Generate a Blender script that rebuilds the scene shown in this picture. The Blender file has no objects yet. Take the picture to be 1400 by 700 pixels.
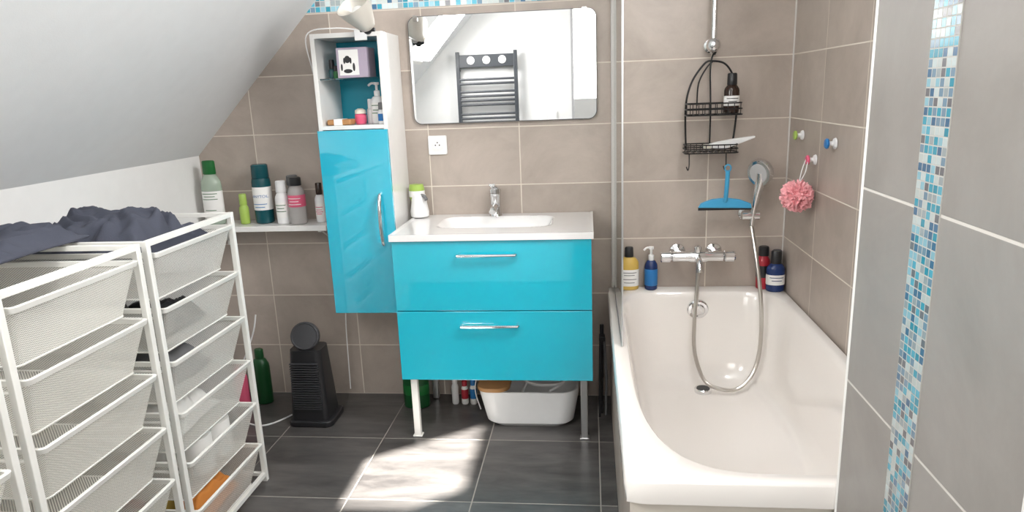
import bpy, bmesh, random
from mathutils import Vector, Matrix, noise
from math import *
random.seed(4)
sc=bpy.context.scene; COL=sc.collection
sc.view_settings.view_transform='Standard'
# ---------------------------------------------------------------- materials
def newmat(name):
    m=bpy.data.materials.new(name); m.use_nodes=True
    nt=m.node_tree; b=nt.nodes['Principled BSDF']; return m,nt,b
def mat(name,col,rough=.5,metal=0,trans=0,coat=0,col2=None,scale=18,bump=0,bscale=60,ior=1.45,spec=.5,cior=1.5):
    m,nt,b=newmat(name); N=nt.nodes; L=nt.links
    b.inputs['Roughness'].default_value=rough; b.inputs['Metallic'].default_value=metal
    b.inputs['Transmission Weight'].default_value=trans; b.inputs['Coat Weight'].default_value=coat
    b.inputs['Coat Roughness'].default_value=.03; b.inputs['IOR'].default_value=ior; b.inputs['Coat IOR'].default_value=cior
    b.inputs['Specular IOR Level'].default_value=spec
    c2=col2 or tuple(c*.93 for c in col)
    tc=N.new('ShaderNodeTexCoord'); nz=N.new('ShaderNodeTexNoise'); nz.inputs['Scale'].default_value=scale; nz.inputs['Detail'].default_value=4
    L.new(tc.outputs['Object'],nz.inputs['Vector'])
    mx=N.new('ShaderNodeMix'); mx.data_type='RGBA'; mx.inputs[6].default_value=(*col,1); mx.inputs[7].default_value=(*c2,1)
    L.new(nz.outputs['Fac'],mx.inputs[0]); L.new(mx.outputs[2],b.inputs['Base Color'])
    if bump:
        n2=N.new('ShaderNodeTexNoise'); n2.inputs['Scale'].default_value=bscale; n2.inputs['Detail'].default_value=5
        L.new(tc.outputs['Object'],n2.inputs['Vector'])
        bp=N.new('ShaderNodeBump'); bp.inputs['Strength'].default_value=bump; bp.inputs['Distance'].default_value=.003
        L.new(n2.outputs['Fac'],bp.inputs['Height']); L.new(bp.outputs['Normal'],b.inputs['Normal'])
    return m
def tilemat(name,au,av,su,sv,ou,ov,c1,c2,grout,gw,rough,nscale=3,vary=.06,palette=None,streak=None,coat=0):
    m,nt,b=newmat(name); N=nt.nodes; L=nt.links
    def M(op,a,c=None):
        n=N.new('ShaderNodeMath'); n.operation=op
        for i,v in enumerate((a,c)):
            if v is None: continue
            if isinstance(v,(int,float)): n.inputs[i].default_value=v
            else: L.new(v,n.inputs[i])
        return n.outputs[0]
    g=N.new('ShaderNodeNewGeometry'); sp=N.new('ShaderNodeSeparateXYZ'); L.new(g.outputs['Position'],sp.inputs[0])
    cells=[];ds=[]
    for a,s,o in ((au,su,ou),(av,sv,ov)):
        t=M('DIVIDE',M('SUBTRACT',sp.outputs[a],o),s)
        f=M('FRACT',t); cells.append(M('FLOOR',t))
        ds.append(M('MULTIPLY',M('MINIMUM',f,M('SUBTRACT',1.0,f)),s))
    d=M('MINIMUM',ds[0],ds[1])
    mr=N.new('ShaderNodeMapRange'); mr.inputs[1].default_value=gw*.4; mr.inputs[2].default_value=gw*.62
    L.new(d,mr.inputs[0])
    cb=N.new('ShaderNodeCombineXYZ'); L.new(cells[0],cb.inputs[0]); L.new(cells[1],cb.inputs[1])
    wn=N.new('ShaderNodeTexWhiteNoise'); wn.noise_dimensions='3D'; L.new(cb.outputs[0],wn.inputs['Vector'])
    mix=N.new('ShaderNodeMix'); mix.data_type='RGBA'
    if palette:
        cr=N.new('ShaderNodeValToRGB'); cr.color_ramp.interpolation='CONSTANT'
        el=cr.color_ramp.elements
        while len(el)<len(palette): el.new(.5)
        for i,c in enumerate(palette): el[i].position=i/len(palette); el[i].color=(*c,1)
        L.new(wn.outputs['Value'],cr.inputs[0]); tilec=cr.outputs[0]
    else:
        mp=N.new('ShaderNodeMapping'); L.new(g.outputs['Position'],mp.inputs[0])
        if streak: mp.inputs['Scale'].default_value=streak
        ad=N.new('ShaderNodeVectorMath'); ad.operation='ADD'; L.new(mp.outputs[0],ad.inputs[0]); L.new(wn.outputs['Color'],ad.inputs[1])
        nz=N.new('ShaderNodeTexNoise'); nz.inputs['Scale'].default_value=nscale; nz.inputs['Detail'].default_value=9; nz.inputs['Roughness'].default_value=.66; nz.inputs['Distortion'].default_value=.4
        L.new(ad.outputs[0],nz.inputs['Vector'])
        cr=N.new('ShaderNodeMapRange'); cr.inputs[1].default_value=.34; cr.inputs[2].default_value=.66; L.new(nz.outputs['Fac'],cr.inputs[0])
        mix2=N.new('ShaderNodeMix'); mix2.data_type='RGBA'; mix2.inputs[6].default_value=(*c1,1); mix2.inputs[7].default_value=(*c2,1)
        L.new(cr.outputs[0],mix2.inputs[0])
        hs=N.new('ShaderNodeHueSaturation'); L.new(mix2.outputs[2],hs.inputs['Color'])
        L.new(M('ADD',M('MULTIPLY',M('SUBTRACT',wn.outputs['Value'],.5),vary*2),1.0),hs.inputs['Value'])
        tilec=hs.outputs[0]
    mix.inputs[6].default_value=(*grout,1); L.new(tilec,mix.inputs[7]); L.new(mr.outputs[0],mix.inputs[0]); L.new(mix.outputs[2],b.inputs['Base Color'])
    r=N.new('ShaderNodeMapRange'); r.inputs[3].default_value=.85; r.inputs[4].default_value=rough; L.new(mr.outputs[0],r.inputs[0]); L.new(r.outputs[0],b.inputs['Roughness'])
    bp=N.new('ShaderNodeBump'); bp.inputs['Strength'].default_value=.5; bp.inputs['Distance'].default_value=.0015; L.new(mr.outputs[0],bp.inputs['Height']); L.new(bp.outputs['Normal'],b.inputs['Normal'])
    return m
TC1=(.475,.408,.355); TC2=(.36,.305,.262); GR=(.70,.64,.56)
PAL=[(.03,.22,.30),(.42,.46,.45),(.08,.32,.42),(.13,.13,.14),(.22,.40,.47),(.05,.12,.21),(.26,.30,.31),(.44,.50,.50),(.04,.26,.35),(.14,.22,.29)]
m_back=tilemat('taupe_tile_back',0,2,.4,.25,0,0,TC1,TC2,GR,.0045,.40)
m_right=tilemat('taupe_tile_right',1,2,.4,.25,0,0,TC1,TC2,GR,.0045,.40)
m_part=tilemat('grey_tile_partition',1,2,3.0,.402,-4.6,1.188-.402*6,(.295,.275,.256),(.23,.213,.196),(.60,.57,.53),.005,.4)
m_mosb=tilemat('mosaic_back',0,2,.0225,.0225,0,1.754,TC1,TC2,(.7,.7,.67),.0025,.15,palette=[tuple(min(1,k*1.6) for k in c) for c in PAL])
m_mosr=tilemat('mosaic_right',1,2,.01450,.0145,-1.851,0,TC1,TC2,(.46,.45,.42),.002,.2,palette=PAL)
m_floor=tilemat('anthracite_floor',0,1,.4509,.4509,-.1246,-.4462,(.115,.108,.103),(.05,.047,.046),(.31,.29,.26),.0042,.3,nscale=3,vary=.1,streak=(1,4,1))
m_white=mat('white_paint',(.84,.84,.83),.7,bump=.08,bscale=200)
m_front=mat('white_paint_entrance_wall',(.72,.72,.715),.7,bump=.08,bscale=200)
m_slope=mat('white_ceiling_paint',(.77,.785,.795),.75,bump=.08,bscale=200)
m_lac=mat('turquoise_lacquer',(.006,.48,.64),.12,coat=1,col2=(.006,.46,.615),cior=1.85)
m_lac2=mat('sky_turquoise_lacquer',(.02,.50,.70),.12,coat=1,col2=(.012,.44,.62),cior=1.9,scale=3)
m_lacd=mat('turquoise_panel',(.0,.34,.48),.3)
m_wlac=mat('white_lacquer',(.83,.82,.80),.25,coat=.3)
m_cer=mat('white_ceramic',(.86,.85,.84),.08,coat=.5)
m_acr=mat('bath_acrylic',(.84,.80,.76),.12,coat=.5,col2=(.82,.78,.74),scale=2)
m_chr=mat('chrome',(.82,.82,.83),.09,metal=1)
m_hose=mat('chrome_hose',(.55,.52,.48),.28,metal=1)
m_alu=mat('brushed_aluminium',(.62,.62,.62),.35,metal=1)
m_mir=mat('mirror_silver',(.95,.96,.96),.01,metal=1,col2=(.95,.96,.96))
m_glass=mat('clear_glass',(.93,.97,.96),.02,trans=1,ior=1.25)
m_frame=mat('white_powder_coat',(.86,.85,.81),.4)
m_blk=mat('black_plastic',(.018,.018,.02),.35)
m_blkm=mat('black_wire',(.015,.015,.016),.4,metal=.3)
m_gry=mat('grey_plastic',(.16,.16,.165),.5)
m_lgry=mat('pale_grey_plastic',(.45,.45,.45),.35)
m_dgry=mat('dark_grey_plastic',(.05,.05,.055),.45)
m_anth=mat('anthracite_metal',(.045,.05,.058),.4)
m_navy=mat('slate_fleece',(.085,.092,.122),.95,col2=(.05,.055,.078),bump=.5,bscale=400,scale=9)
m_wpl=mat('white_plastic',(.82,.82,.82),.3)
m_cream=mat('cream_enamel',(.72,.68,.58),.35)
m_champ=mat('satin_silver_metal',(.72,.69,.63),.38,metal=.4)
m_green=mat('green_plastic',(.012,.13,.03),.35)
m_dgreen=mat('dark_green_plastic',(.008,.07,.02),.35)
m_lgrn=mat('lime_plastic',(.35,.50,.10),.35)
m_liq=mat('clear_pink_liquid',(.75,.72,.70),.12,trans=.5)
m_liqg=mat('pale_green_liquid',(.62,.74,.62),.12,trans=.5)
m_teal=mat('dark_teal_can',(.006,.07,.085),.25)
m_pink=mat('pink_plastic',(.75,.12,.22),.4)
m_pouf=mat('pink_pouf_mesh',(.95,.55,.57),.7,col2=(.90,.38,.42),scale=40)
m_red=mat('red_plastic',(.4,.02,.035),.35)
m_blue=mat('blue_plastic',(.02,.17,.45),.3)
m_sblue=mat('sky_blue_rubber',(.06,.36,.62),.35)
m_dblue=mat('dark_blue_plastic',(.015,.035,.13),.25)
m_yel=mat('amber_liquid_plastic',(.62,.42,.10),.3)
m_brown=mat('amber_dark_glass',(.03,.015,.01),.12)
m_wood=mat('bamboo_wood',(.50,.27,.11),.5,col2=(.36,.18,.07),scale=8)
m_paper=mat('paper_white',(.85,.84,.82),.9)
m_purp=mat('lilac_card',(.42,.36,.45),.6)
m_orange=mat('orange_fabric',(.75,.28,.06),.9,bump=.4,bscale=300)
m_yfab=mat('ochre_fabric',(.60,.45,.10),.9,bump=.4,bscale=300)
m_rfab=mat('crimson_fabric',(.45,.04,.08),.9,bump=.4,bscale=300)
m_gfab=mat('grey_fabric',(.20,.20,.21),.95,bump=.4,bscale=300)
m_trim=mat('white_trim',(.82,.81,.78),.4)
m_gtrim=mat('pale_grey_trim',(.60,.58,.55),.4)
m_dfr=mat('grey_door_edge',(.38,.38,.39),.4)
def meshmat():
    m,nt,b=newmat('white_wire_mesh'); N=nt.nodes; L=nt.links
    b.inputs['Base Color'].default_value=(.94,.92,.87,1); b.inputs['Roughness'].default_value=.45
    tc=N.new('ShaderNodeTexCoord'); sp=N.new('ShaderNodeSeparateXYZ'); L.new(tc.outputs['Object'],sp.inputs[0])
    def M(op,a,c=None):
        n=N.new('ShaderNodeMath'); n.operation=op
        for i,v in enumerate((a,c)):
            if v is None: continue
            if isinstance(v,(int,float)): n.inputs[i].default_value=v
            else: L.new(v,n.inputs[i])
        return n.outputs[0]
    h=M('ADD',sp.outputs[0],sp.outputs[1]); outs=[]
    for sgn in('ADD','SUBTRACT'):
        t=M(sgn,M('MULTIPLY',h,1.0),M('MULTIPLY',sp.outputs[2],1.6)); outs.append(M('ABSOLUTE',M('SINE',M('MULTIPLY',t,pi/.0085))))
    k=M('LESS_THAN',M('MINIMUM',outs[0],outs[1]),.40)
    f=M('ADD',M('MULTIPLY',k,.62),.28)
    tl=N.new('ShaderNodeBsdfTranslucent'); tl.inputs[0].default_value=(.94,.92,.87,1)
    m1=N.new('ShaderNodeMixShader'); m1.inputs[0].default_value=.3; L.new(b.outputs[0],m1.inputs[1]); L.new(tl.outputs[0],m1.inputs[2])
    tr=N.new('ShaderNodeBsdfTransparent'); mx=N.new('ShaderNodeMixShader'); L.new(f,mx.inputs[0]); L.new(tr.outputs[0],mx.inputs[1]); L.new(m1.outputs[0],mx.inputs[2])
    L.new(mx.outputs[0],N['Material Output'].inputs[0]); return m
m_mesh=meshmat()
# ---------------------------------------------------------------- geometry
def gbox(x0,x1,y0,y1,z0,z1):
    v=[(x,y,z) for x in(x0,x1) for y in(y0,y1) for z in(z0,z1)]
    return v,[(0,1,3,2),(4,6,7,5),(0,4,5,1),(2,3,7,6),(0,2,6,4),(1,5,7,3)]
def gjoin(*gs):
    V=[];F=[]
    for v,f in gs:
        o=len(V); V+=list(v); F+=[tuple(i+o for i in q) for q in f]
    return V,F
def glathe(cx,cy,prof,n=28,sx=1,sy=1,axis='Z',c3=None):
    V=[];F=[]
    for r,z in prof:
        for i in range(n):
            a=2*pi*i/n; V.append((r*cos(a)*sx,r*sin(a)*sy,z))
    for j in range(len(prof)-1):
        for i in range(n):
            k=(i+1)%n; F.append((j*n+i,j*n+k,(j+1)*n+k,(j+1)*n+i))
    F.append(tuple(range(n))[::-1]); F.append(tuple((len(prof)-1)*n+i for i in range(n)))
    if axis=='Z': V=[(x+cx,y+cy,z) for x,y,z in V]
    return V,F
def gorient(g,M): return [tuple(M@Vector(v)) for v in g[0]],g[1]
def axlathe(o,d,prof,n=24,sx=1,sy=1):
    q=Vector(d).normalized().to_track_quat('Z','Y').to_matrix().to_4x4()
    return gorient(glathe(0,0,prof,n,sx,sy),Matrix.Translation(o)@q)
def gcyl(p,q,r,n=12,r2=None):
    p=Vector(p);q=Vector(q); return axlathe(p,q-p,[(r,0),(r if r2 is None else r2,(q-p).length)],n)
def cr(pts,k=8,closed=False):
    P=[Vector(p) for p in pts]; out=[]; n=len(P)
    rng=range(n) if closed else range(n-1)
    for i in rng:
        if closed: a,b,c,d=P[i-1],P[i],P[(i+1)%n],P[(i+2)%n]
        else: a=P[max(i-1,0)];b=P[i];c=P[i+1];d=P[min(i+2,n-1)]
        for j in range(k):
            t=j/k; out.append(.5*((2*b)+(c-a)*t+(2*a-5*b+4*c-d)*t*t+(3*b-a-3*c+d)*t**3))
    if not closed: out.append(P[-1])
    return out
def gtube(path,r,n=8,closed=False):
    P=[Vector(p) for p in path]; m=len(P); V=[];F=[]
    rr=r if isinstance(r,(list,tuple)) else [r]*m
    T=[]
    for i in range(m):
        a=P[i-1] if (i>0 or closed) else P[0]; b=P[(i+1)%m] if (i<m-1 or closed) else P[-1]
        t=(b-a); T.append(t.normalized() if t.length>1e-9 else Vector((0,0,1)))
    u=T[0].orthogonal().normalized()
    for i in range(m):
        u=(u-T[i]*u.dot(T[i])); u=u.normalized() if u.length>1e-6 else T[i].orthogonal().normalized()
        w=T[i].cross(u)
        for k in range(n):
            a=2*pi*k/n; V.append(tuple(P[i]+(u*cos(a)+w*sin(a))*rr[i]))
    for i in range(m if closed else m-1):
        j=(i+1)%m
        for k in range(n):
            l=(k+1)%n; F.append((i*n+k,i*n+l,j*n+l,j*n+k))
    if not closed: F.append(tuple(range(n))[::-1]); F.append(tuple((m-1)*n+k for k in range(n)))
    return V,F
def gsph(c,r,n=16,sx=1,sy=1,sz=1):
    prof=[(max(r*sin(pi*i/n),1e-4),-r*cos(pi*i/n)) for i in range(n+1)]
    V,F=glathe(0,0,prof,n*2); return [(c[0]+x*sx,c[1]+y*sy,c[2]+z*sz) for x,y,z in V],F
def rrect(x0,x1,z0,z1,r,k=8):
    pts=[]
    for cx,cz,a0 in((x1-r,z1-r,0),(x0+r,z1-r,90),(x0+r,z0+r,180),(x1-r,z0+r,270)):
        for i in range(k+1):
            a=radians(a0+90*i/k); pts.append((cx+r*cos(a),cz+r*sin(a)))
    return pts
def gprism(pts,d0,d1,ax='Y'):
    n=len(pts)
    f=(lambda a,b,d:(a,d,b)) if ax=='Y' else ((lambda a,b,d:(a,b,d)) if ax=='Z' else (lambda a,b,d:(d,a,b)))
    V=[f(a,b,d0) for a,b in pts]+[f(a,b,d1) for a,b in pts]
    return V,[tuple(range(n)),tuple(range(2*n-1,n-1,-1))]+[(i,(i+1)%n,n+(i+1)%n,n+i) for i in range(n)]
def gloop(outer_lo,outer_hi,inner_hi,inner_lo):
    n=len(outer_lo); V=outer_lo+outer_hi+inner_hi+inner_lo
    return V,[(j*n+i,j*n+(i+1)%n,((j+1)%4)*n+(i+1)%n,((j+1)%4)*n+i) for j in range(4) for i in range(n)]
# ---------------------------------------------------------------- objects
def tag(ob,label,cat,group=None):
    ob['label']=label; ob['category']=cat
    if group: ob['group']=group
def thing(name,label,cat,loc,group=None):
    e=bpy.data.objects.new(name,None); e.location=loc; e.empty_display_size=.02; COL.objects.link(e)
    e['wo']=list(loc); tag(e,label,cat,group); return e
def part(parent,name,g,m,bev=0,smooth=True,ang=35,sub=0,label=None,loc=None,norm=True):
    o=Vector(parent['wo']) if parent else Vector(loc or (0,0,0))
    me=bpy.data.meshes.new(name); me.from_pydata([tuple(Vector(v)-o) for v in g[0]],[],g[1])
    if norm:
        bm=bmesh.new(); bm.from_mesh(me); bmesh.ops.recalc_face_normals(bm,faces=bm.faces); bm.to_mesh(me); bm.free()
    me.materials.append(m)
    if smooth: me.shade_smooth(); me.set_sharp_from_angle(angle=radians(ang))
    ob=bpy.data.objects.new(name,me); COL.objects.link(ob)
    if parent: ob.parent=parent
    else: ob.location=o
    ob['wo']=list(o)
    if bev:
        b=ob.modifiers.new('bevel','BEVEL'); b.width=bev; b.segments=3; b.limit_method='ANGLE'
    if label: ob['label']=label
    return ob
def solo(name,label,cat,g,m,loc,group=None,**k):
    ob=part(None,name,g,m,loc=loc,**k); tag(ob,label,cat,group); return ob
def struct(name,g,m,**k):
    ob=part(None,name,g,m,**k); ob['kind']='structure'; return ob
def gtext(s,size,cx,cz,y,r=None,cyl=None):
    cu=bpy.data.curves.new('t','FONT'); cu.body=s; cu.size=size; cu.align_x='CENTER'; cu.align_y='CENTER'
    ob=bpy.data.objects.new('t',cu); COL.objects.link(ob); dg=bpy.context.evaluated_depsgraph_get()
    me=bpy.data.meshes.new_from_object(ob.evaluated_get(dg)); V=[];
    for v in me.vertices:
        x,z=v.co.x,v.co.y
        yy=y-sqrt(max(r*r-x*x,0)) if r else y
        V.append((cx+x,yy,cz+z))
    F=[tuple(p.vertices) for p in me.polygons]
    bpy.data.objects.remove(ob); return V,F
# ---------------------------------------------------------------- ROOM
XL=-1.475; XR=1.125; XP=.831; YP=-1.621; YF=-2.95; ZC=2.35
sl=lambda x:2.6695+1.02*x
xt=(ZC-2.6695)/1.02
struct('floor',gbox(XL-.1,1.3,-4.3,.1,-.1,0),m_floor,smooth=False)
struct('wall_back',gprism([(XL-.1,-.05),(XR+.1,-.05),(XR+.1,1.754),(XL-.1,1.754)],0,.1),m_back,smooth=False)
struct('trim_1',gbox(-1.1,XR+.1,-.001,.1,1.754,1.844),m_mosb,smooth=False)
struct('wall_back_upper',gbox(-1.1,XR+.1,0,.1,1.844,ZC+.1),m_back,smooth=False)
struct('wall_right',gbox(XR,XR+.1,YP,.1,-.05,ZC+.1),m_right,smooth=False)
struct('wall_partition',gbox(XP,1.3,YF-.1,YP,-.05,ZC+.1),m_part,smooth=False)
struct('trim_2',gbox(XP-.002,XP+.2,-1.938,-1.851,.0,ZC),m_mosr,smooth=False)
struct('trim_3',gcyl((XP+.002,YP-.002,0),(XP+.002,YP-.002,ZC),.005),m_trim)
struct('trim_4',gcyl((XR-.001,-.001,.53),(XR-.001,-.001,ZC),.004),m_gtrim)
struct('trim_5',gbox(XP-.003,XP+.05,-2.5,-2.222,0,2.1),m_trim,bev=.001)
struct('wall_left',gbox(XL-.1,XL,-4.3,.1,-.05,1.19),m_white,smooth=False)
nx,nz=-.714*.07,.70*.07
def slab(xa,xb,ya,yb):
    v=[]
    for x in(xa,xb):
        for y in(ya,yb):
            v+=[(x,y,sl(x)),(x+nx,y,sl(x)+nz)]
    return v,[(0,1,3,2),(4,6,7,5),(0,4,5,1),(2,3,7,6),(0,2,6,4),(1,5,7,3)]
wx0,wx1,wy0,wy1=-1.02,-.62,-2.62,-2.02
struct('wall_slope',gjoin(slab(XL,wx0,-4.3,.0),slab(wx1,xt+.1,-4.3,.0),slab(wx0,wx1,-4.3,wy0),slab(wx0,wx1,wy1,0)),m_slope,smooth=False)
struct('window_1',gjoin(slab(wx0,wx0+.02,wy0,wy1),slab(wx1-.02,wx1,wy0,wy1),slab(wx0,wx1,wy0,wy0+.02),slab(wx0,wx1,wy1-.02,wy1)),m_trim,smooth=False)
struct('ceiling',gbox(xt,1.3,-4.3,.1,ZC,ZC+.1),m_slope,smooth=False)
struct('wall_front',gjoin(gbox(XL,.165,YF-.12,YF,0,ZC),gbox(.165,XP,YF-.12,YF,2.05,ZC)),m_front,smooth=False)
struct('wall_hall',gjoin(gbox(XL,1.3,-4.3,-4.2,0,ZC),gbox(1.25,1.3,-4.3,YF-.1,0,ZC)),m_white,smooth=False)
struct('door_1',gjoin(gbox(.158,.176,YF-.14,YF+.01,0,2.08),gbox(.158,XP,YF-.14,YF+.01,2.04,2.08)),m_dfr,smooth=False)
# ---------------------------------------------------------------- BATH
bath=thing('bathtub','white acrylic built-in bathtub with tiled apron','bathtub',(.747,-.8,0))
def ring(cx,hx,yb,yf,nb,nf,z,K=112):
    cy=(yb+yf)/2; hy=(yb-yf)/2; o=[]
    for i in range(K):
        a=2*pi*i/K; c,s=cos(a),sin(a); n=nb if s>0 else nf
        r=1/((abs(c)**n+abs(s)**n)**(1/n)); o.append((cx+hx*c*r,cy+hy*s*r,z))
    return o
R=[ring(.747,.374,-.003,-1.615,60,60,.472),ring(.747,.374,-.003,-1.615,60,60,.524),ring(.747,.369,-.008,-1.610,50,50,.530),
 ring(.756,.336,-.080,-1.572,7,3.6,.530),ring(.756,.330,-.087,-1.565,7,3.6,.524),ring(.756,.324,-.094,-1.556,6.5,3.5,.50),
 ring(.757,.313,-.106,-1.515,6,3.4,.42),ring(.758,.300,-.120,-1.455,5.5,3.2,.32),ring(.760,.283,-.134,-1.375,5,3.1,.23),
 ring(.763,.262,-.152,-1.29,4.6,3.0,.172),ring(.765,.225,-.19,-1.18,4,2.8,.14),ring(.765,.14,-.25,-.95,3,2.4,.13)]
K=112;V=[v for r in R for v in r]; F=[(j*K+i,j*K+(i+1)%K,(j+1)*K+(i+1)%K,(j+1)*K+i) for j in range(len(R)-1) for i in range(K)]
V.append((.765,-.6,.128)); c=len(V)-1; F+=[((len(R)-1)*K+i,(len(R)-1)*K+(i+1)%K,c) for i in range(K)]
part(bath,'basin',(V,F),m_acr,ang=50)
part(bath,'apron',gprism([(.385,-.005),(.385,-1.60),(XR-.003,-1.60),(XR-.003,-1.585),(.40,-1.585),(.40,-.005)],.005,.471,'Z'),m_right,smooth=False,label='grey tiled apron')
part(bath,'overflow',axlathe((.757,-.094,.455),(0,-1,-.15),[(.045,0),(.045,.012),(.040,.018),(.030,.019),(.026,.026),(.014,.030),(.001,.030)],32),m_chr,label='round chrome overflow plate')
dn=part(bath,'drain',glathe(.768,-.235,[(.036,.13),(.036,.144),(.032,.148),(.026,.146),(.001,.146)]),m_chr,label='round chrome drain')
part(dn,'drain_hole',glathe(.768,-.235,[(.027,.146),(.027,.1480),(.001,.1480)]),m_blk)
# ---------------------------------------------------------------- SCREEN
scr=thing('bath_screen','clear glass bath screen with aluminium wall profile','bath screen',(.405,-.02,.531))
part(scr,'glass_pane',gbox(.403,.408,-.76,-.022,.545,2.0),m_glass,smooth=False)
part(scr,'wall_profile',gbox(.392,.414,-.03,-.002,.533,2.0),m_gtrim,bev=.003,label='pale vertical wall profile')
part(scr,'edge_profile',gbox(.4025,.4085,-.765,-.759,.533,2.0),m_alu,bev=.001)
part(scr,'seal',gbox(.402,.409,-.76,-.03,.532,.546),m_gry)
# ---------------------------------------------------------------- SHOWER
bar=thing('shower_rail','vertical chrome shower rail with ball joint','shower rail',(.795,-.06,1.5))
part(bar,'rail',gcyl((.795,-.075,1.55),(.795,-.075,2.2),.012,16),m_chr)
part(bar,'ball_joint',gjoin(gsph((.795,-.075,1.545),.029),axlathe((.795,-.075,1.545),(0,1,0),[(.016,0),(.016,.06),(.028,.066),(.028,.074)])),m_chr)
mx=thing('bath_mixer','chrome thermostatic bath and shower mixer tap','tap',(.752,-.0,.685))
part(mx,'body',axlathe((.645,-.085,.685),(1,0,0),[(.017,0),(.022,.004),(.022,.07),(.026,.08),(.026,.14),(.022,.15),(.022,.212),(.017,.216)]),m_chr)
for nm,x0 in(('temperature_knob',.598),('flow_knob',.862)):
    part(mx,nm,axlathe((x0,-.085,.685),(1,0,0),[(.02,0),(.025,.004),(.025,.040),(.02,.046)],20),m_chr)
for x in(.677,.832):
    part(mx,'wall_flange',axlathe((x,-.002,.69),(0,-1,0),[(.036,0),(.034,.012),(.018,.016),(.018,.075)]),m_chr)
part(mx,'spout',gtube(cr([(.752,-.10,.68),(.752,-.14,.675),(.752,-.16,.655),(.752,-.165,.635)]),.013,12),m_chr)
part(mx,'diverter',glathe(.752,-.09,[(.012,.70),(.015,.715),(.015,.73),(.008,.735)]),m_chr)
hs=thing('hand_shower','chrome hand shower with flexible hose on wall holder','shower head',(.975,-.04,.85))
part(hs,'holder',gjoin(axlathe((.955,-.002,.855),(0,-1,0),[(.028,0),(.028,.02),(.018,.03),(.018,.07)]),gcyl((.930,-.08,.857),(1.0,-.08,.857),.019,18)),m_chr)
hpth=cr([(.970,-.085,.815),(.974,-.088,.87),(.984,-.093,.94),(.996,-.098,1.0),(1.0,-.10,1.035)])
part(hs,'handle',gtube(hpth,[.011+.018*(i/(len(hpth)-1))**1.6 for i in range(len(hpth))],18),m_chr)
sd_=Vector((-.62,-.72,-.22)).normalized(); SO=Vector((.998,-.095,1.040))
part(hs,'spray_head',axlathe(SO,sd_,[(.010,-.036),(.030,-.030),(.046,-.014),(.053,.004),(.053,.018),(.048,.026),(.001,.026)],32,1,1.1),m_chr)
part(hs,'spray_plate',axlathe(SO+sd_*.0262,sd_,[(.038,0),(.036,.003),(.001,.003)],30,1,1.1),m_lgry,label='pale grey spray plate')
hp=cr([(.752,-.115,.66),(.748,-.13,.55),(.735,-.165,.42),(.735,-.20,.29),(.77,-.25,.188),(.83,-.285,.165),(.90,-.28,.165),(.96,-.255,.215),(.990,-.235,.30),(1.000,-.21,.42),(.998,-.18,.54),(.985,-.14,.68),(.974,-.10,.78),(.970,-.085,.815)],14)
part(hs,'hose',gtube(hp,.0085,10),m_hose,label='ribbed chrome flexible hose')
# caddy
cad=thing('shower_caddy','black wire shower caddy with two baskets','shower caddy',(.795,-.05,1.3))
y=-.045
part(cad,'frame',gjoin(gtube(cr([(.70,y,1.13),(.695,y,1.30),(.715,y,1.40),(.765,y,1.475),(.80,y,1.485),(.85,y,1.47),(.885,y,1.41),(.90,y,1.30),(.885,y,1.13)]),.004),
  gtube(cr([(.795,y,1.13),(.795,y,1.3),(.79,y,1.44),(.795,y,1.50),(.81,y-.015,1.525),(.80,y-.03,1.51)]),.0035),
  gtube(cr([(.74,y,1.31),(.745,y,1.40),(.775,y,1.46),(.80,y,1.485)]),.003)),m_blkm)
def wbask(z,x0,x1,h,name):
    L=[]
    for zz,i in((z,.0),(z+h,-.003),(z+h*.5,-.001)):
        L.append(gtube([(a,b,zz) for a,b in rrect(x0+i*-1,x1+i,-.145,-.045,.02,4)],.003,6,True))
    for i in range(9):
        x=x0+.01+(x1-x0-.02)*i/8; L.append(gtube([(x,-.145,z+h),(x,-.145,z),(x,-.045,z),(x,-.045,z+h)],.0018,5))
    part(cad,'basket',gjoin(*L),m_blkm)
wbask(1.275,.69,.905,.045,'b'); wbask(1.125,.685,.895,.032,'b')
for x in(.70,.845):
    part(cad,'hook',gtube(cr([(x,-.145,1.125),(x,-.15,1.08),(x-.005,-.155,1.06),(x-.012,-.16,1.075)],5),.0025,6),m_blkm)
sq=thing('squeegee','sky-blue rubber shower squeegee hanging from caddy','squeegee',(.855,-.10,.92))
part(sq,'handle',gjoin(gtube(cr([(.852,-.157,1.055),(.853,-.145,1.0),(.853,-.13,.945),(.853,-.12,.925)]),.009,12,),gtube([(.852+.012*cos(a),-.157,1.065+.014*sin(a)) for a in [2*pi*i/14 for i in range(14)]],.003,6,True)),m_sblue)
part(sq,'blade',gprism([(.745,.90),(.96,.895),(.955,.915),(.91,.932),(.855,.94),(.80,.935),(.755,.918)],-.125,-.108),m_sblue,bev=.003)
part(sq,'rubber_edge',gbox(.745,.96,-.118,-.114,.888,.902),m_blk,label='dark rubber wiping edge')
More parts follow.
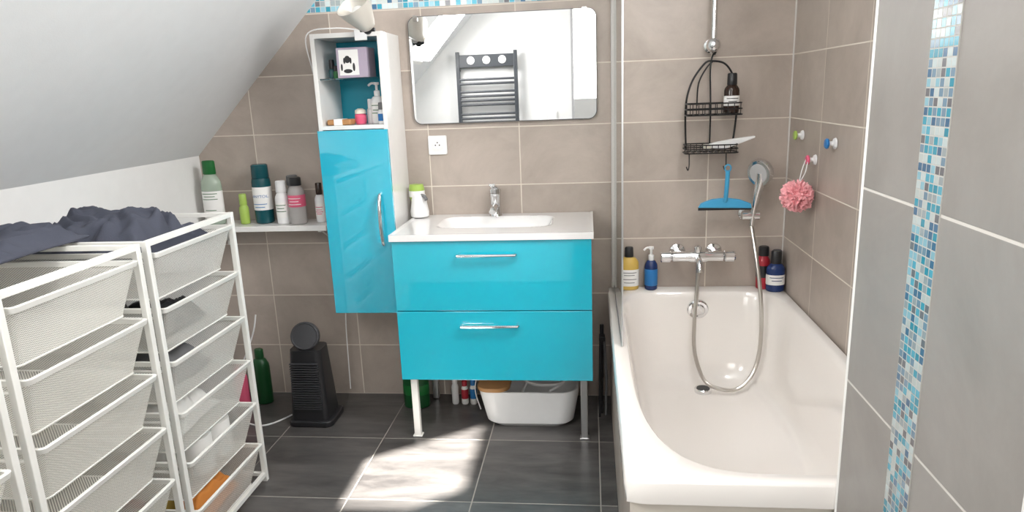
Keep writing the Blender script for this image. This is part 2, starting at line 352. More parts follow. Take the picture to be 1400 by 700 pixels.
# ---------------------------------------------------------------- bottles
def bottle(name,label,cat,x,y,z,h,r,mb,mc,lab=None,sy=1,neck=.35,caph=.14,pump=False,labz=(.2,.68),text=None,tcol=None,tsize=.014,shoulder=.78,group=None,stripes=None):
    t=thing(name,label,cat,(x,y,z),group)
    zb=z+h*(1-caph)
    part(t,'body',glathe(x,y,[(r*.86,z),(r*.98,z+.004),(r,z+.012),(r,z+(h*(1-caph))*shoulder),(r*.93,z+(h*(1-caph))*(shoulder+.08)),(r*.65,z+h*(1-caph)*.96),(r*neck,z+h*(1-caph)*.985),(r*neck,zb)],32,1,sy),mb)
    if pump:
        part(t,'pump',gjoin(glathe(x,y,[(r*neck*1.2,zb-.004),(r*neck*1.25,zb+h*caph*.35),(r*.18,zb+h*caph*.42),(r*.18,zb+h*caph*.8),(r*.4,zb+h*caph*.82),(r*.4,zb+h*caph)],18),
          gtube(cr([(x,y,zb+h*caph*.92),(x-r*.7,y-.004,zb+h*caph*.93),(x-r*1.15,y-.008,zb+h*caph*.75)],5),.0045,8)),mc)
    else:
        part(t,'cap',glathe(x,y,[(r*neck*1.25,zb-.003),(r*neck*1.3,zb),(r*neck*1.25,z+h-.004),(r*neck*1.05,z+h)],24,1,sy),mc)
    if lab:
        q=h*(1-caph)
        part(t,'label_band',glathe(x,y,[(r*1.004,z+q*labz[0]),(r*1.015,z+q*labz[0]+.001),(r*1.015,z+q*labz[1]-.001),(r*1.004,z+q*labz[1])],32,1,sy),lab)
        if text:
            part(t,'lettering',gtext(text,tsize,x,z+q*(labz[0]+labz[1])/2+.01,y,r*1.03),tcol or m_blk,smooth=False,norm=False)
        if stripes:
            L=[]
            for k,f in enumerate(stripes):
                zz=z+q*(labz[0]+(labz[1]-labz[0])*f); w=r*(.55 if k%2 else .75)
                xs=[-w+2*w*i/8 for i in range(9)]; V=[];
                for xx in xs:
                    yy=y-sqrt(max((r*1.03)**2-xx*xx,0))*sy
                    V+=[(x+xx,yy,zz),(x+xx,yy,zz+.003)]
                part(t,'printed_line',(V,[(2*i,2*i+2,2*i+3,2*i+1) for i in range(8)]),tcol or m_blk,smooth=False,norm=False)
    return t
SZ=.865
bottle('toiletry_bottle','tall clear bottle with green flip cap','bottle',-1.385,-.09,SZ,.285,.046,m_liqg,m_green,lab=m_paper,labz=(.12,.66),caph=.2,neck=.5,tcol=m_green,stripes=(.9,.8,.7,.3,.2),sy=.7)
bottle('roll_on_bottle','small lime green tapered plastic bottle','bottle',-1.24,-.10,SZ,.135,.021,m_lgrn,m_lgrn,caph=.35,neck=.6)
bottle('spray_can','tall dark teal aerosol disinfectant can on shelf','spray can',-1.155,-.08,SZ,.262,.041,m_teal,m_teal,lab=m_paper,labz=(.30,.80),caph=.22,neck=.7,shoulder=.9,text='SANYTOL',tsize=.017,tcol=m_blue,stripes=(.25,.12))
bottle('lotion_bottle','white plastic lotion bottle with flip cap','bottle',-1.052,-.11,SZ,.19,.030,m_wpl,m_wpl,caph=.25,neck=.6,lab=m_paper,tcol=m_green,stripes=(.8,.6,.4))
bottle('micellar_water_bottle','clear bottle with pink label and dark cap','bottle',-.98,-.12,SZ,.205,.037,m_liq,m_blk,lab=m_pink,labz=(.45,.75),caph=.16,neck=.55,tcol=m_paper,stripes=(.7,.45,.2))
bottle('toiletry_bottle','grey-capped clear bottle at back of shelf','bottle',-1.03,-.035,SZ,.205,.028,m_liq,m_gry,caph=.2,neck=.7)
bottle('serum_bottle','small white bottle with brown cap','bottle',-.888,-.09,SZ,.175,.022,m_wpl,m_brown,caph=.28,neck=.5,lab=m_paper,tcol=m_pink,stripes=(.7,.5,.35,.2))
bottle('shower_gel_bottle','amber shower gel bottle with black cap','bottle',.467,-.042,.531,.19,.042,m_yel,m_blk,lab=m_paper,labz=(.12,.62),caph=.22,neck=.35,sy=.65,tcol=m_gry,stripes=(.8,.65,.4,.2))
bottle('pump_bottle','blue pump bottle on bath rim','bottle',.562,-.045,.531,.19,.028,m_dblue,m_wpl,lab=m_blue,labz=(.15,.7),caph=.3,neck=.35,pump=True)
bottle('shampoo_bottle','red shampoo bottle with black cap','bottle',1.036,-.042,.531,.185,.028,m_red,m_blk,lab=m_blk,labz=(.35,.7),caph=.2,neck=.6)
bottle('shampoo_bottle','small bottle with dark blue cap','bottle',1.095,-.028,.531,.165,.022,m_brown,m_dblue,caph=.25,neck=.7)
bottle('conditioner_bottle','dark blue rounded bottle with black flip cap','bottle',1.078,-.085,.531,.175,.038,m_dblue,m_blk,lab=m_paper,labz=(.25,.6),caph=.3,neck=.45,sy=.75,tcol=m_dblue,stripes=(.7,.4))
bottle('shampoo_bottle','dark brown pump bottle in caddy basket','bottle',.868,-.095,1.28,.155,.03,m_brown,m_blk,lab=m_paper,labz=(.25,.6),caph=.28,neck=.5,sy=.9,tcol=m_blk,stripes=(.7,.4))
rz=thing('body_razor','flat white razor lying in caddy basket','razor',(.86,-.095,1.135))
part(rz,'handle',gprism([(.79,1.142),(.85,1.138),(.90,1.155),(.965,1.178),(.965,1.186),(.89,1.178),(.81,1.165),(.785,1.158)],-.105,-.08),m_wpl,bev=.003)
part(rz,'blade_head',gbox(.765,.79,-.12,-.07,1.139,1.157),m_cream,bev=.003)
# hooks
for nm,mm,(yy,zz) in(('green',m_lgrn,(-.195,1.19)),('red',m_pink,(-.37,1.112)),('blue',m_blue,(-.57,1.186))):
    h=thing('wall_hook','white wall hook with %s round front'%nm,'hook',(XR-.01,yy,zz),'coloured suction hooks on tiles')
    part(h,'base',gjoin(axlathe((XR-.002,yy,zz),(-1,0,0),[(.019,0),(.017,.006),(.008,.01),(.008,.024)])),m_wpl)
    part(h,'knob',axlathe((XR-.024,yy,zz),(-1,0,0),[(.01,0),(.017,.003),(.018,.008),(.014,.012),(.001,.013)]),mm,label='%s round knob'%nm)
pf=thing('bath_pouf','pink mesh bath pouf hanging from hook','bath pouf',(1.06,-.385,.985))
bm=bmesh.new(); bmesh.ops.create_icosphere(bm,subdivisions=6,radius=1)
V=[];
for v in bm.verts:
    d=v.co.normalized(); q=noise.noise(d*2.6)*1.6
    rr=.063*(1+.14*sin(13*q+d.z*6)+.22*noise.noise(d*4.5))
    V.append((1.060+d.x*rr*.80,-.385+d.y*rr,.982+d.z*rr*.82))
bm.verts.ensure_lookup_table(); g=(V,[tuple(x.index for x in f.verts) for f in bm.faces]); bm.free()
part(pf,'ruffled_mesh',g,m_pouf)
part(pf,'cord',gtube(cr([(1.065,-.385,1.03),(1.075,-.38,1.08),(1.094,-.366,1.122),(1.096,-.374,1.12),(1.08,-.40,1.07),(1.065,-.385,1.03)]),.002,6),m_wpl,label='white hanging cord')
# ---------------------------------------------------------------- VANITY
van=thing('vanity_cabinet','turquoise two-drawer vanity cabinet on metal legs','vanity cabinet',(-.083,-.23,0))
vx0,vx1=-.470,.304
part(van,'body',gjoin(gbox(vx0,vx0+.016,-.44,-.003,.27,.848),gbox(vx1-.016,vx1,-.44,-.003,.27,.848),gbox(vx0+.016,vx1-.016,-.44,-.003,.27,.286),gbox(vx0+.016,vx1-.016,-.02,-.003,.286,.848)),m_wlac,bev=.001)
for z0,z1,hz in((.566,.848,.793),(.272,.562,.508)):
    d=part(van,'drawer',gbox(vx0,vx1,-.46,-.441,z0,z1),m_lac,bev=.0015)
    xa,xb=-.205,.012
    part(d,'handle',gjoin(gtube(cr([(xa,-.462,hz),(xa,-.482,hz),(xa+.012,-.488,hz),(xb-.012,-.488,hz),(xb,-.482,hz),(xb,-.462,hz)],4),.0055,10)),m_chr,label='chrome bar handle')
for lx in(-.432,.268):
    part(van,'leg',gjoin(gbox(lx-.014,lx+.014,-.425,-.40,.004,.27),gbox(lx-.02,lx+.02,-.43,-.395,0,.006)),m_frame if lx<0 else m_alu,bev=.003)
    part(van,'leg',gjoin(gbox(lx-.014,lx+.014,-.06,-.035,.004,.27)),m_alu,bev=.003)
ct=thing('washbasin','white ceramic washbasin worktop with shallow bowl','washbasin',(-.083,-.23,.85))
NX,NY=120,80; cx0,cx1,cy0,cy1=-.476,.312,-.472,-.003
V=[];F=[]
for j in range(NY+1):
    for i in range(NX+1):
        x=cx0+(cx1-cx0)*i/NX; yv=cy0+(cy1-cy0)*j/NY
        n=6; e=((abs((x+.089)/.228)**n)+(abs((yv+.20)/.125)**n))**(1/n)
        t=min(max((1.02-e)/.42,0),1); dz=.075*(1-(1-t)**2.4)
        edge=min((x-cx0),(cx1-x),(yv-cy0)); zz=.872+(.003 if edge<.012 else 0)
        V.append((x,yv,zz-dz))
for j in range(NY):
    for i in range(NX):
        a=j*(NX+1)+i; F.append((a,a+1,a+NX+2,a+NX+1))
bd=[i for i in range(NX+1)]+[(j+1)*(NX+1)-1 for j in range(1,NY+1)]+[NY*(NX+1)+i for i in range(NX-1,-1,-1)]+[j*(NX+1) for j in range(NY-1,0,-1)]
o=len(V); V+=[(V[b][0],V[b][1],.8495) for b in bd]; nb=len(bd)
F+=[(bd[i],bd[(i+1)%nb],o+(i+1)%nb,o+i) for i in range(nb)]
part(ct,'basin_top',(V,F),m_cer,ang=60)
part(ct,'drain',glathe(-.085,-.20,[(.022,.797),(.022,.802),(.018,.804),(.001,.804)]),m_chr)
fa=thing('basin_faucet','chrome single-lever basin faucet','faucet',(-.11,-.055,.873))
part(fa,'body',glathe(-.11,-.052,[(.028,.873),(.026,.878),(.024,.885),(.024,.955),(.025,.96),(.025,.972)]),m_chr)
part(fa,'spout',gtube(cr([(-.11,-.06,.91),(-.11,-.10,.918),(-.11,-.145,.915),(-.11,-.16,.905)]),.015,14),m_chr)
part(fa,'lever',gjoin(glathe(-.11,-.052,[(.026,.974),(.026,.990),(.019,.998),(.001,1.0)]),gorient(gbox(-.012,.012,-.09,.0,-.004,.005),Matrix.Translation((-.11,-.052,.995))@Matrix.Rotation(radians(-14),4,'X'))),m_chr)
sd=thing('soap_dispenser','white and lime soap dispenser beside basin','soap dispenser',(-.455,-.07,.876))
part(sd,'body',glathe(-.445,-.07,[(.034,.876),(.040,.88),(.041,.90),(.034,.94),(.032,.965),(.030,.975)],28,1,.8),m_wpl)
part(sd,'refill',glathe(-.455,-.06,[(.026,.945),(.034,.96),(.034,1.0),(.030,1.018),(.001,1.02)],28,1,.8),m_lgrn,label='lime green and white refill')
part(sd,'refill_label',glathe(-.455,-.06,[(.0345,.965),(.0348,.966),(.0348,.99),(.0345,.991)],28,1,.82),m_paper)
part(sd,'nozzle',gtube(cr([(-.43,-.08,.972),(-.415,-.09,.968),(-.405,-.10,.955)],5),.008,8),m_gry)
# ---------------------------------------------------------------- MIRROR
mi=thing('wall_mirror','rounded rectangular frameless wall mirror','mirror',(-.06,-.02,1.49))
part(mi,'backing',gprism(rrect(-.455,.334,1.272,1.717,.035),-.016,-.002),m_gry)
part(mi,'glass',gprism(rrect(-.452,.331,1.275,1.714,.033),-.0185,-.0162),m_mir,smooth=False)
for x in(.275,-.43):
    part(mi,'clip',gprism(rrect(x,x+.02,1.695,1.72,.004),-.024,-.0187),m_chr)
# outlet
ou=thing('wall_socket','white round-pin wall power socket','power socket',(-.36,-.01,1.18))
part(ou,'plate',gprism(rrect(-.401,-.319,1.14,1.222,.006),-.012,-.001),m_wpl,bev=.002)
part(ou,'receptacle',axlathe((-.36,-.012,1.181),(0,-1,0),[(.026,0),(.026,.002),(.022,.003),(.021,.001),(.001,.001)]),m_wpl)
for dx,dz in((-.009,0),(.009,0),(0,.011)):
    part(ou,'pin_hole',axlathe((-.36+dx,-.0128,1.181+dz),(0,-1,0),[(.003,0),(.003,.001)],10),m_blk)
# ---------------------------------------------------------------- COLUMN CABINET
cc=thing('column_cabinet','tall white wall cabinet with turquoise door','cabinet',(-.647,-.14,.5))
ax0,ax1,ay=-.792,-.502,-.262
part(cc,'body',gjoin(gbox(ax0,ax0+.018,ay,-.002,.5,1.645),gbox(ax1-.018,ax1,ay,-.002,.5,1.645),gbox(ax0+.018,ax1-.018,ay,-.002,1.627,1.645),gbox(ax0+.018,ax1-.018,ay,-.002,.5,.518),gbox(ax0+.018,ax1-.018,ay,-.002,1.272,1.288)),m_wlac,bev=.001)
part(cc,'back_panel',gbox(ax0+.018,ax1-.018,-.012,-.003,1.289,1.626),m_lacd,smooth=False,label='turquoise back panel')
part(cc,'glass_shelf',gbox(ax0+.019,ax1-.019,-.245,-.013,1.468,1.474),m_glass,smooth=False,label='clear glass shelf')
dr=part(cc,'door',gbox(ax0,ax1,-.282,-.264,.5,1.270),m_lac2,bev=.0015,label='glossy turquoise door')
part(dr,'handle',gtube(cr([(-.55,-.283,1.01),(-.55,-.30,1.005),(-.55,-.315,.96),(-.55,-.32,.905),(-.55,-.315,.85),(-.55,-.30,.805),(-.55,-.283,.80)],6),.0075,12),m_chr,label='bowed chrome handle')
# niche things
bx=thing('gift_box','lilac and white box with black line drawing','box',(-.625,-.18,1.475))
part(bx,'carton',gbox(-.70,-.575,-.235,-.125,1.4745,1.59),m_purp,bev=.001)
part(bx,'front_print',gbox(-.690,-.61,-.2362,-.2352,1.484,1.582),m_paper)
for x,z,sx,sz in((-.655,1.545,.012,.014),(-.668,1.54,.004,.012),(-.642,1.54,.004,.012),(-.655,1.50,.018,.008),(-.63,1.515,.005,.016),(-.68,1.515,.004,.014)):
    part(bx,'drawing',gorient(axlathe((0,0,0),(0,-1,0),[(1,0),(1,.0006)],20),Matrix.Translation((x,-.2363,z))@Matrix.Diagonal((sx,1,sz,1))),m_blk,smooth=False)
bottle('nail_polish_bottle','small dark bottle on glass shelf','bottle',-.745,-.17,1.475,.075,.014,m_teal,m_blk,caph=.45,neck=.6)
bottle('nail_polish_bottle','tiny dark green bottle on glass shelf','bottle',-.718,-.20,1.475,.05,.012,m_green,m_blk,caph=.4,neck=.6)
bottle('lotion_bottle','white pump lotion bottle in niche','bottle',-.565,-.17,1.289,.165,.028,m_wpl,m_wpl,lab=m_paper,labz=(.2,.75),caph=.32,neck=.35,pump=True,tcol=m_green,stripes=(.8,.5,.3))
bottle('cream_bottle','small white bottle with blue label','bottle',-.535,-.225,1.289,.085,.016,m_wpl,m_gry,lab=m_blue,caph=.3,neck=.6)
sb=thing('soap_bar','pale wooden soap bar lying in niche','soap',(-.72,-.2,1.289))
part(sb,'bar',gbox(-.765,-.665,-.235,-.17,1.289,1.312),m_wood,bev=.006)
part(sb,'wrapper',gbox(-.735,-.70,-.237,-.168,1.2885,1.3135),m_paper)
jr=thing('cosmetic_jar','small pink round cosmetic jar','jar',(-.645,-.16,1.289))
part(jr,'pot',glathe(-.645,-.16,[(.02,1.289),(.024,1.30),(.024,1.325),(.02,1.33)]),m_pink)
part(jr,'lid',glathe(-.645,-.16,[(.0235,1.331),(.022,1.345),(.01,1.352),(.001,1.352)]),m_cream)
bottle('spray_bottle','slim white spray bottle in niche','bottle',-.61,-.13,1.289,.10,.016,m_wpl,m_wpl,caph=.35,neck=.5)
# ---------------------------------------------------------------- CLAMP LAMP
lp=thing('clamp_lamp','silver clamp spotlight on cabinet top','lamp',(-.57,-.25,1.646))
part(lp,'clamp',gjoin(gbox(-.60,-.55,-.285,-.20,1.646,1.652),gbox(-.60,-.55,-.292,-.286,1.61,1.652)),m_alu,bev=.002)
part(lp,'clamp_arm',gtube(cr([(-.575,-.25,1.652),(-.57,-.28,1.672),(-.545,-.35,1.662),(-.508,-.415,1.640)]),.007),m_alu)
ld=Vector((-.30,-.55,.72)).normalized(); LO=Vector((-.505,-.42,1.650))
part(lp,'lamp_shade',axlathe(LO,ld,[(.014,-.014),(.028,-.006),(.036,.010),(.046,.035),(.060,.07),(.067,.095),(.065,.095),(.057,.07),(.042,.035),(.022,.015),(.001,.012)],32),m_champ)
part(lp,'bulb',gsph(LO+ld*.055,.026),m_paper)
part(lp,'joint',gjoin(gsph((-.506,-.418,1.636),.016),gcyl((-.534,-.418,1.636),(-.478,-.418,1.636),.007)),m_blk)
solo('power_cable','thin white lamp cable hanging beside cabinet','cable',gtube(cr([(-.60,-.20,1.656),(-.70,-.24,1.665),(-.80,-.27,1.64),(-.815,-.20,1.50),(-.81,-.12,1.30),(-.808,-.04,1.1),(-.812,-.02,.9),(-.82,-.02,.70),(-.835,-.03,.50),(-.845,-.04,.35),(-.845,-.06,.05)],8),.0025,6),m_wpl,(-.8,-.1,1))
# ---------------------------------------------------------------- SHELF
sh=thing('wall_shelf','white wall shelf on metal bracket','shelf',(-1.15,-.08,.84))
part(sh,'board',gbox(XL+.003,-.838,-.175,-.003,.84,.864),m_wlac,bev=.002)
for x in(-.875,-1.38):
    part(sh,'bracket',gjoin(gbox(x-.008,x+.008,-.16,-.003,.832,.8395),gbox(x-.008,x+.008,-.010,-.002,.75,.832),gtube([(x,-.14,.834),(x,-.006,.77)],.004)),m_frame)
# ---------------------------------------------------------------- RACKS
def rack(y0,y1,lab):
    t=thing('wire_drawer_rack',lab,'drawer rack',(-1.2,(y0+y1)/2,0),'white wire drawer racks')
    xf,xb=-.934,-1.455; H=1.03
    for x in(xf,xb):
        for yv in(y0,y1): part(t,'post',gbox(x-.009,x+.009,yv-.009,yv+.009,0,H),m_frame,bev=.002)
    for x in(xf,xb):
        for z in(H-.008,.03): part(t,'frame_rail',gbox(x-.008,x+.008,y0+.009,y1-.009,z-.008,z+.008),m_frame,bev=.001)
    for yv in(y0,y1):
        part(t,'frame_rail',gbox(xb+.009,xf-.009,yv-.007,yv+.007,H-.015,H-.001),m_frame,bev=.001); part(t,'frame_rail',gbox(xb+.009,xf-.009,yv-.007,yv+.007,.02,.034),m_frame,bev=.001)
    for i in range(6):
        z=.985-.165*i
        for yv,s in((y0,1),(y1,-1)): part(t,'runner',gbox(xb+.009,xf-.009,min(yv+s*.007,yv+s*.02),max(yv+s*.007,yv+s*.02),z-.022,z-.019),m_frame)
        e=.012
        ol=[(a,b,z-.009) for a,b in rrect(xb+e,xf+.016,y0+.020,y1-.020,.014,3)]; oh=[(a,b,z+.006) for a,b in rrect(xb+e,xf+.020,y0+.018,y1-.018,.014,3)]
        ih=[(a,b,z+.006) for a,b in rrect(xb+e+.009,xf+.009,y0+.028,y1-.028,.008,3)]; il=[(a,b,z-.009) for a,b in rrect(xb+e+.009,xf+.007,y0+.029,y1-.029,.008,3)]
        d=part(t,'drawer',gloop(ol,oh,ih,il),m_frame,bev=.0015)
        top=rrect(xb+.016,xf+.010,y0+.025,y1-.025,.012,3); bot=rrect(xb+.035,xf-.028,y0+.050,y1-.050,.015,3); n=len(top); dp=.140
        V=[(a,b,z-.008) for a,b in top]+[(a,b,z-dp) for a,b in bot]
        part(d,'mesh_basket',(V,[(k,(k+1)%n,n+(k+1)%n,n+k) for k in range(n)]+[tuple(range(n,2*n))]),m_mesh,smooth=False,norm=False)
        part(d,'base_wire',gtube([(a,b,z-dp) for a,b in bot],.003,6,True),m_frame)
    return t
rack(-1.265,-.79,'white wire mesh drawer rack holding rolls and clothes')
rack(-1.78,-1.31,'white wire mesh drawer rack with nearly empty drawers')
rack(-2.295,-1.825,'white wire mesh drawer rack at end of row')
# clothes
def cloth(name,label,x0,x1,y0,y1,z,h,m,seed,drop=.02,n=80,cat='clothes'):
    V=[];F=[]
    for j in range(n+1):
        for i in range(n+1):
            u=i/n; v=j/n; x=x0+(x1-x0)*u; yv=y0+(y1-y0)*v
            e=min(u,1-u,v,1-v)*2; f=min(1,e/.35); f=f*f*(3-2*f)
            p=Vector((x*5+seed,yv*5,seed)); wv=noise.noise(p)
            p2=Vector((x*9+wv*2.5,yv*9-wv*2,seed+5)); rd=1-abs(noise.noise(p2))*2.2
            fine=noise.noise(Vector((x*26,yv*26+wv*3,seed)))
            V.append((x+wv*.03,yv+noise.noise(Vector((x*6,yv*6,seed+9)))*.035,z+f*h*(.55+.28*rd+.45*wv+.07*fine)))
    for j in range(n):
        for i in range(n):
            a=j*(n+1)+i; F.append((a,a+1,a+n+2,a+n+1))
    ob=solo(name,label,cat,(V,F),m,((x0+x1)/2,(y0+y1)/2,z),ang=180)
    s=ob.modifiers.new('s','SOLIDIFY'); s.thickness=.006; s.offset=-1
    return ob
cloth('folded_sweatshirt','crumpled slate-blue sweatshirt heaped on drawer rack',-1.42,-.985,-1.215,-.835,.955,.135,m_navy,1.3)
cloth('folded_sweatshirt','slate-blue garment lying rumpled over rack top',-1.43,-1.12,-1.62,-1.21,1.036,.05,m_navy,4.1)
cloth('folded_towel','dark cloth inside mesh drawer',-1.35,-1.02,-1.17,-.88,.690,.09,m_blk,2.2,cat='towel')
cloth('folded_towel','grey towel inside mesh drawer',-1.36,-1.02,-1.17,-.88,.525,.09,m_gfab,3.2,cat='towel')
cloth('folded_towel','white towel inside mesh drawer',-1.36,-1.02,-1.17,-.88,.36,.09,m_paper,5.2,cat='towel')
cloth('folded_garment','crimson fabric in bottom mesh drawer',-1.38,-1.22,-1.17,-.88,.04,.13,m_rfab,6.2)
cloth('folded_garment','ochre fabric in bottom mesh drawer',-1.18,-1.11,-1.17,-.88,.04,.11,m_yfab,8.2)
cloth('folded_garment','orange fabric in bottom mesh drawer',-1.07,-1.0,-1.17,-.88,.04,.10,m_orange,7.2)
for x,yv in((-1.03,-.92),(-1.03,-1.04),(-1.15,-.92),(-1.15,-1.04)):
    z0=.188
    r=thing('toilet_roll','white toilet paper roll in mesh drawer','toilet roll',(x,yv,z0),'toilet rolls in drawer')
    part(r,'paper',glathe(x,yv,[(.02,z0),(.052,z0+.001),(.053,z0+.004),(.053,z0+.126),(.052,z0+.13),(.02,z0+.13)],32),m_paper)
    part(r,'core',glathe(x,yv,[(.0205,z0+.1295),(.0205,z0+.131),(.018,z0+.131),(.0175,z0+.06),(.001,z0+.06)],24),m_wood,label='brown cardboard core')
# ---------------------------------------------------------------- HEATER
ht=thing('tower_heater','black tower heater with round dark top','heater',(-.93,-.28,0))
hx,hy=-.935,-.275
part(ht,'base',gprism(rrect(hx-.095,hx+.105,hy-.09,hy+.09,.03),0,.028,'Z'),m_blk,bev=.006)
def taper(b,t,z0,z1,k=6,seg=1):
    V=[(a,c,z0) for a,c in b]+[(a,c,z1) for a,c in t]; n=len(b)
    return V,[tuple(range(n))[::-1],tuple(range(n,2*n))]+[(i,(i+1)%n,n+(i+1)%n,n+i) for i in range(n)]
part(ht,'body',taper(rrect(hx-.085,hx+.085,hy-.075,hy+.075,.02),rrect(hx-.07,hx+.07,hy-.06,hy+.06,.03),.028,.345),m_blk)
part(ht,'grille',gjoin(*[gbox(hx-.062,hx+.062,hy-.0795,hy-.066,.08+i*.011,.084+i*.011) for i in range(20)]),m_dgry)
part(ht,'top_disc',axlathe((hx+.0,hy-.02,.40),(.1,-1,.3),[(.001,-.02),(.055,-.018),(.062,-.01),(.062,.01),(.056,.016),(.052,.012),(.001,.012)],36),m_dgry,label='round dark tilting disc')
part(ht,'neck',gcyl((hx,hy-.01,.34),(hx,hy-.015,.365),.02),m_blk)
part(ht,'cord',gtube(cr([(hx-.06,hy+.07,.05),(hx-.12,hy+.03,.006),(hx-.2,hy-.08,.005),(hx-.3,hy-.06,.005),(hx-.42,hy+.05,.005),(hx-.45,hy+.16,.1),(hx-.36,hy+.2,.32),(hx-.34,hy+.22,.42)],10),.004,6),m_wpl,label='white power cord')
# ---------------------------------------------------------------- floor things
bottle('cleaning_bottle','green cleaning product bottle with black cap on floor','bottle',-.505,-.13,0,.25,.060,m_dgreen,m_blk,lab=m_green,labz=(.35,.6),caph=.25,neck=.5,sy=.7)
bottle('cleaning_bottle','tall green bottle on floor behind rack','bottle',-1.255,-.11,0,.27,.042,m_dgreen,m_dgreen,caph=.15,neck=.4,sy=.8)
bottle('cleaning_bottle','pink bottle on floor behind rack','bottle',-1.335,-.16,0,.22,.033,m_pink,m_pink,caph=.2,neck=.5,sy=.8)
for x,mm,h,lb in((-.33,m_wpl,.13,'white tube standing on floor'),(-.285,m_red,.115,'red and white tube standing on floor'),(-.245,m_blue,.12,'blue tube standing on floor')):
    bottle('toothpaste_tube',lb,'tube',x,-.10,0,h,.016,m_wpl if mm is m_wpl else m_paper,mm,lab=mm,labz=(.3,.8),caph=.2,neck=.6)
wb=thing('storage_box','white rounded storage box with wooden lid half','storage box',(.04,-.23,0))
sx=.018
V=[];
for p_,z in((rrect(-.150+sx,.180+sx,-.315,-.14,.07),0),(rrect(-.175+sx,.203+sx,-.335,-.122,.075),.02),(rrect(-.20+sx,.225+sx,-.35,-.11,.075),.145),(rrect(-.20+sx,.225+sx,-.35,-.11,.075),.168),(rrect(-.192+sx,.217+sx,-.342,-.118,.07),.168),(rrect(-.192+sx,.217+sx,-.342,-.118,.07),.145),(rrect(-.158+sx,.188+sx,-.318,-.137,.065),.012)): V+=[(a,c,z) for a,c in p_]
n=36
F=[tuple(range(n))[::-1],tuple(range(6*n,7*n))]+[(j*n+i,j*n+(i+1)%n,(j+1)*n+(i+1)%n,(j+1)*n+i) for j in range(6) for i in range(n)]
part(wb,'tub',(V,F),m_wpl)
part(wb,'lid',gprism(rrect(-.205+sx,-.065+sx,-.355,-.105,.055),.169,.187,'Z'),m_wood,bev=.003,label='bamboo wooden lid')
solo('coiled_cable','white coiled power cables inside storage box','cable',gtube(cr([(-.01,-.2,.10),(.04,-.16,.165),(.14,-.18,.180),(.17,-.26,.175),(.07,-.29,.178),(.01,-.24,.185),(.08,-.19,.19),(.18,-.24,.18),(.12,-.29,.15)],10),.006,8),m_wpl,(.05,-.22,.1))
solo('charging_cable','thin white cable trailing from storage box','cable',gtube(cr([(-.20,-.18,.01),(-.225,-.16,.10),(-.20,-.14,.19),(-.15,-.10,.215),(-.05,-.09,.19),(.05,-.1,.2),(.1,-.16,.19)],8),.003,6),m_wpl,(-.2,-.17,0))
fr=thing('folded_tripod','slim black folded tripod standing beside vanity','tripod',(.345,-.20,0))
for i,(dx,dy) in enumerate(((-.014,-.02),(.014,0),(-.004,.02))):
    x=.346+dx; yv=-.20+dy
    part(fr,'leg',gjoin(gcyl((x,yv,0),(x+.003,yv,.20),.005),gcyl((x+.003,yv,.17),(x-dx*.5,yv,.36),.0065)),m_blk if i!=1 else m_gry)
part(fr,'head',gjoin(gbox(.332,.358,-.222,-.178,.35,.37),gcyl((.344,-.2,.37),(.344,-.2,.42),.008)),m_blk,bev=.003)
# ---------------------------------------------------------------- RADIATOR
ra=thing('towel_radiator','anthracite ladder towel radiator on white wall','radiator',(-.53,YF+.05,.75))
for x in(-.785,-.308): part(ra,'upright',gbox(x,x+.03,YF+.05,YF+.08,.70,1.725),m_anth,bev=.004)
for z in [.74,.775,.81,.845,.93,.965,1.0,1.035,1.12,1.155,1.19,1.225,1.30,1.335,1.37,1.405,1.47,1.505]:
    part(ra,'tube',gcyl((-.77,YF+.07,z),(-.29,YF+.07,z),.010,10),m_anth)
part(ra,'top_panel',gbox(-.765,-.30,YF+.055,YF+.075,1.60,1.70),m_anth,bev=.004)
for x in(-.66,-.53,-.40): part(ra,'hook_disc',axlathe((x,YF+.076,1.655),(0,1,0),[(.032,0),(.032,.006),(.024,.01),(.02,.004),(.001,.004)]),m_wpl)
for x in(-.77,-.29):
    for z in(.85,1.58): part(ra,'wall_mount',gcyl((x,YF+.001,z),(x,YF+.06,z),.01),m_anth)
sw=thing('light_switch','white double light switch plate','light switch',(-.04,YF+.01,1.18))
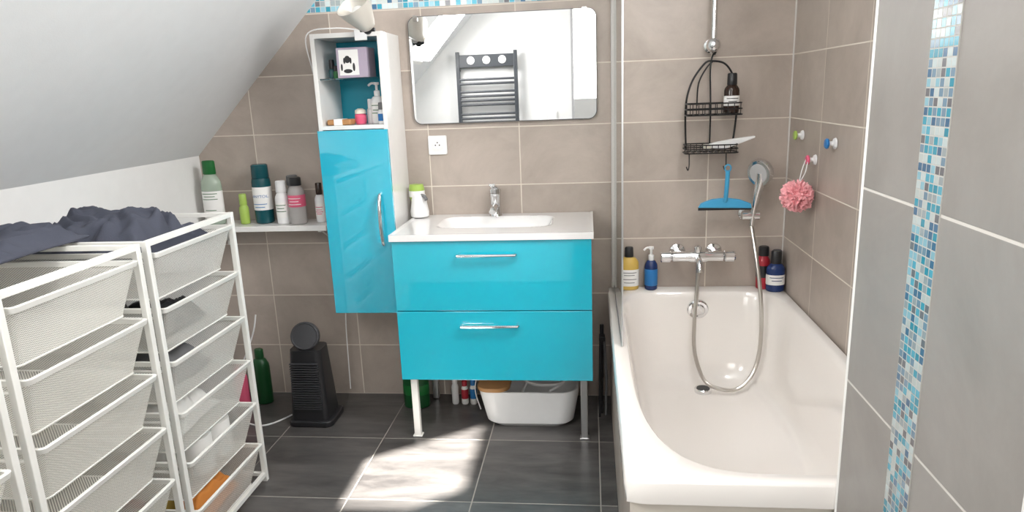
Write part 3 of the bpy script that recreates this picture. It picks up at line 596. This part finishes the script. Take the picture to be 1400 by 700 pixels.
part(sw,'plate',gbox(-.115,.035,YF+.001,YF+.011,1.145,1.225),m_wpl,bev=.002)
for x in(-.105,-.03): part(sw,'rocker',gbox(x,x+.055,YF+.011,YF+.016,1.157,1.213),m_wpl,bev=.002)
# ---------------------------------------------------------------- CAMERA
f=955.60285; yaw,pit,rol=.116,.24344,-.03882
cam=bpy.data.cameras.new('camera'); co=bpy.data.objects.new('camera',cam); COL.objects.link(co)
cam.sensor_width=36; cam.lens=36*f/1400; cam.shift_y=12.84/1400; cam.clip_start=.02
co.matrix_world=Matrix.Translation((.30132,-3.05093,1.39571))@Matrix.Rotation(yaw,4,'Z')@Matrix.Rotation(pi/2-pit,4,'X')@Matrix.Rotation(rol,4,'Z')
sc.camera=co
# ---------------------------------------------------------------- LIGHT
w=bpy.data.worlds.new('world'); sc.world=w; w.use_nodes=True
bg=w.node_tree.nodes['Background']; bg.inputs[0].default_value=(.85,.92,1,1); bg.inputs[1].default_value=3
def area(name,loc,d,sx,sy,e,col):
    l=bpy.data.lights.new(name,'AREA'); l.shape='RECTANGLE'; l.size=sx; l.size_y=sy; l.energy=e; l.color=col
    o=bpy.data.objects.new(name,l); COL.objects.link(o); o.location=loc; o.rotation_euler=Vector(d).to_track_quat('-Z','Y').to_euler(); return o
area('skylight_light',(-.82,-2.32,sl(-.82)),(.714,.15,-.70),.5,.5,20,(1,.98,.95))
area('ceiling_fill',(.15,-1.6,2.33),(0,.1,-1),1.2,1.2,14,(1,.975,.95))  # added general fill under the ceiling, no lamp fixture here
area('slope_fill',(.80,-1.35,2.12),(-1,.05,-.2),.5,.8,40,(1,.985,.97))  # added out-of-view fill that brightens the sloped ceiling, not a wall fitting
area('hall_light',(.45,-3.9,1.9),(0,1,-.15),1.2,1.2,28,(1,.985,.96))
s=bpy.data.lights.new('sun','SUN'); s.energy=62; s.angle=.025; s.color=(1,.96,.90)
so=bpy.data.objects.new('sun',s); COL.objects.link(so); so.rotation_euler=Vector((.25,.86,-1)).to_track_quat('-Z','Y').to_euler()
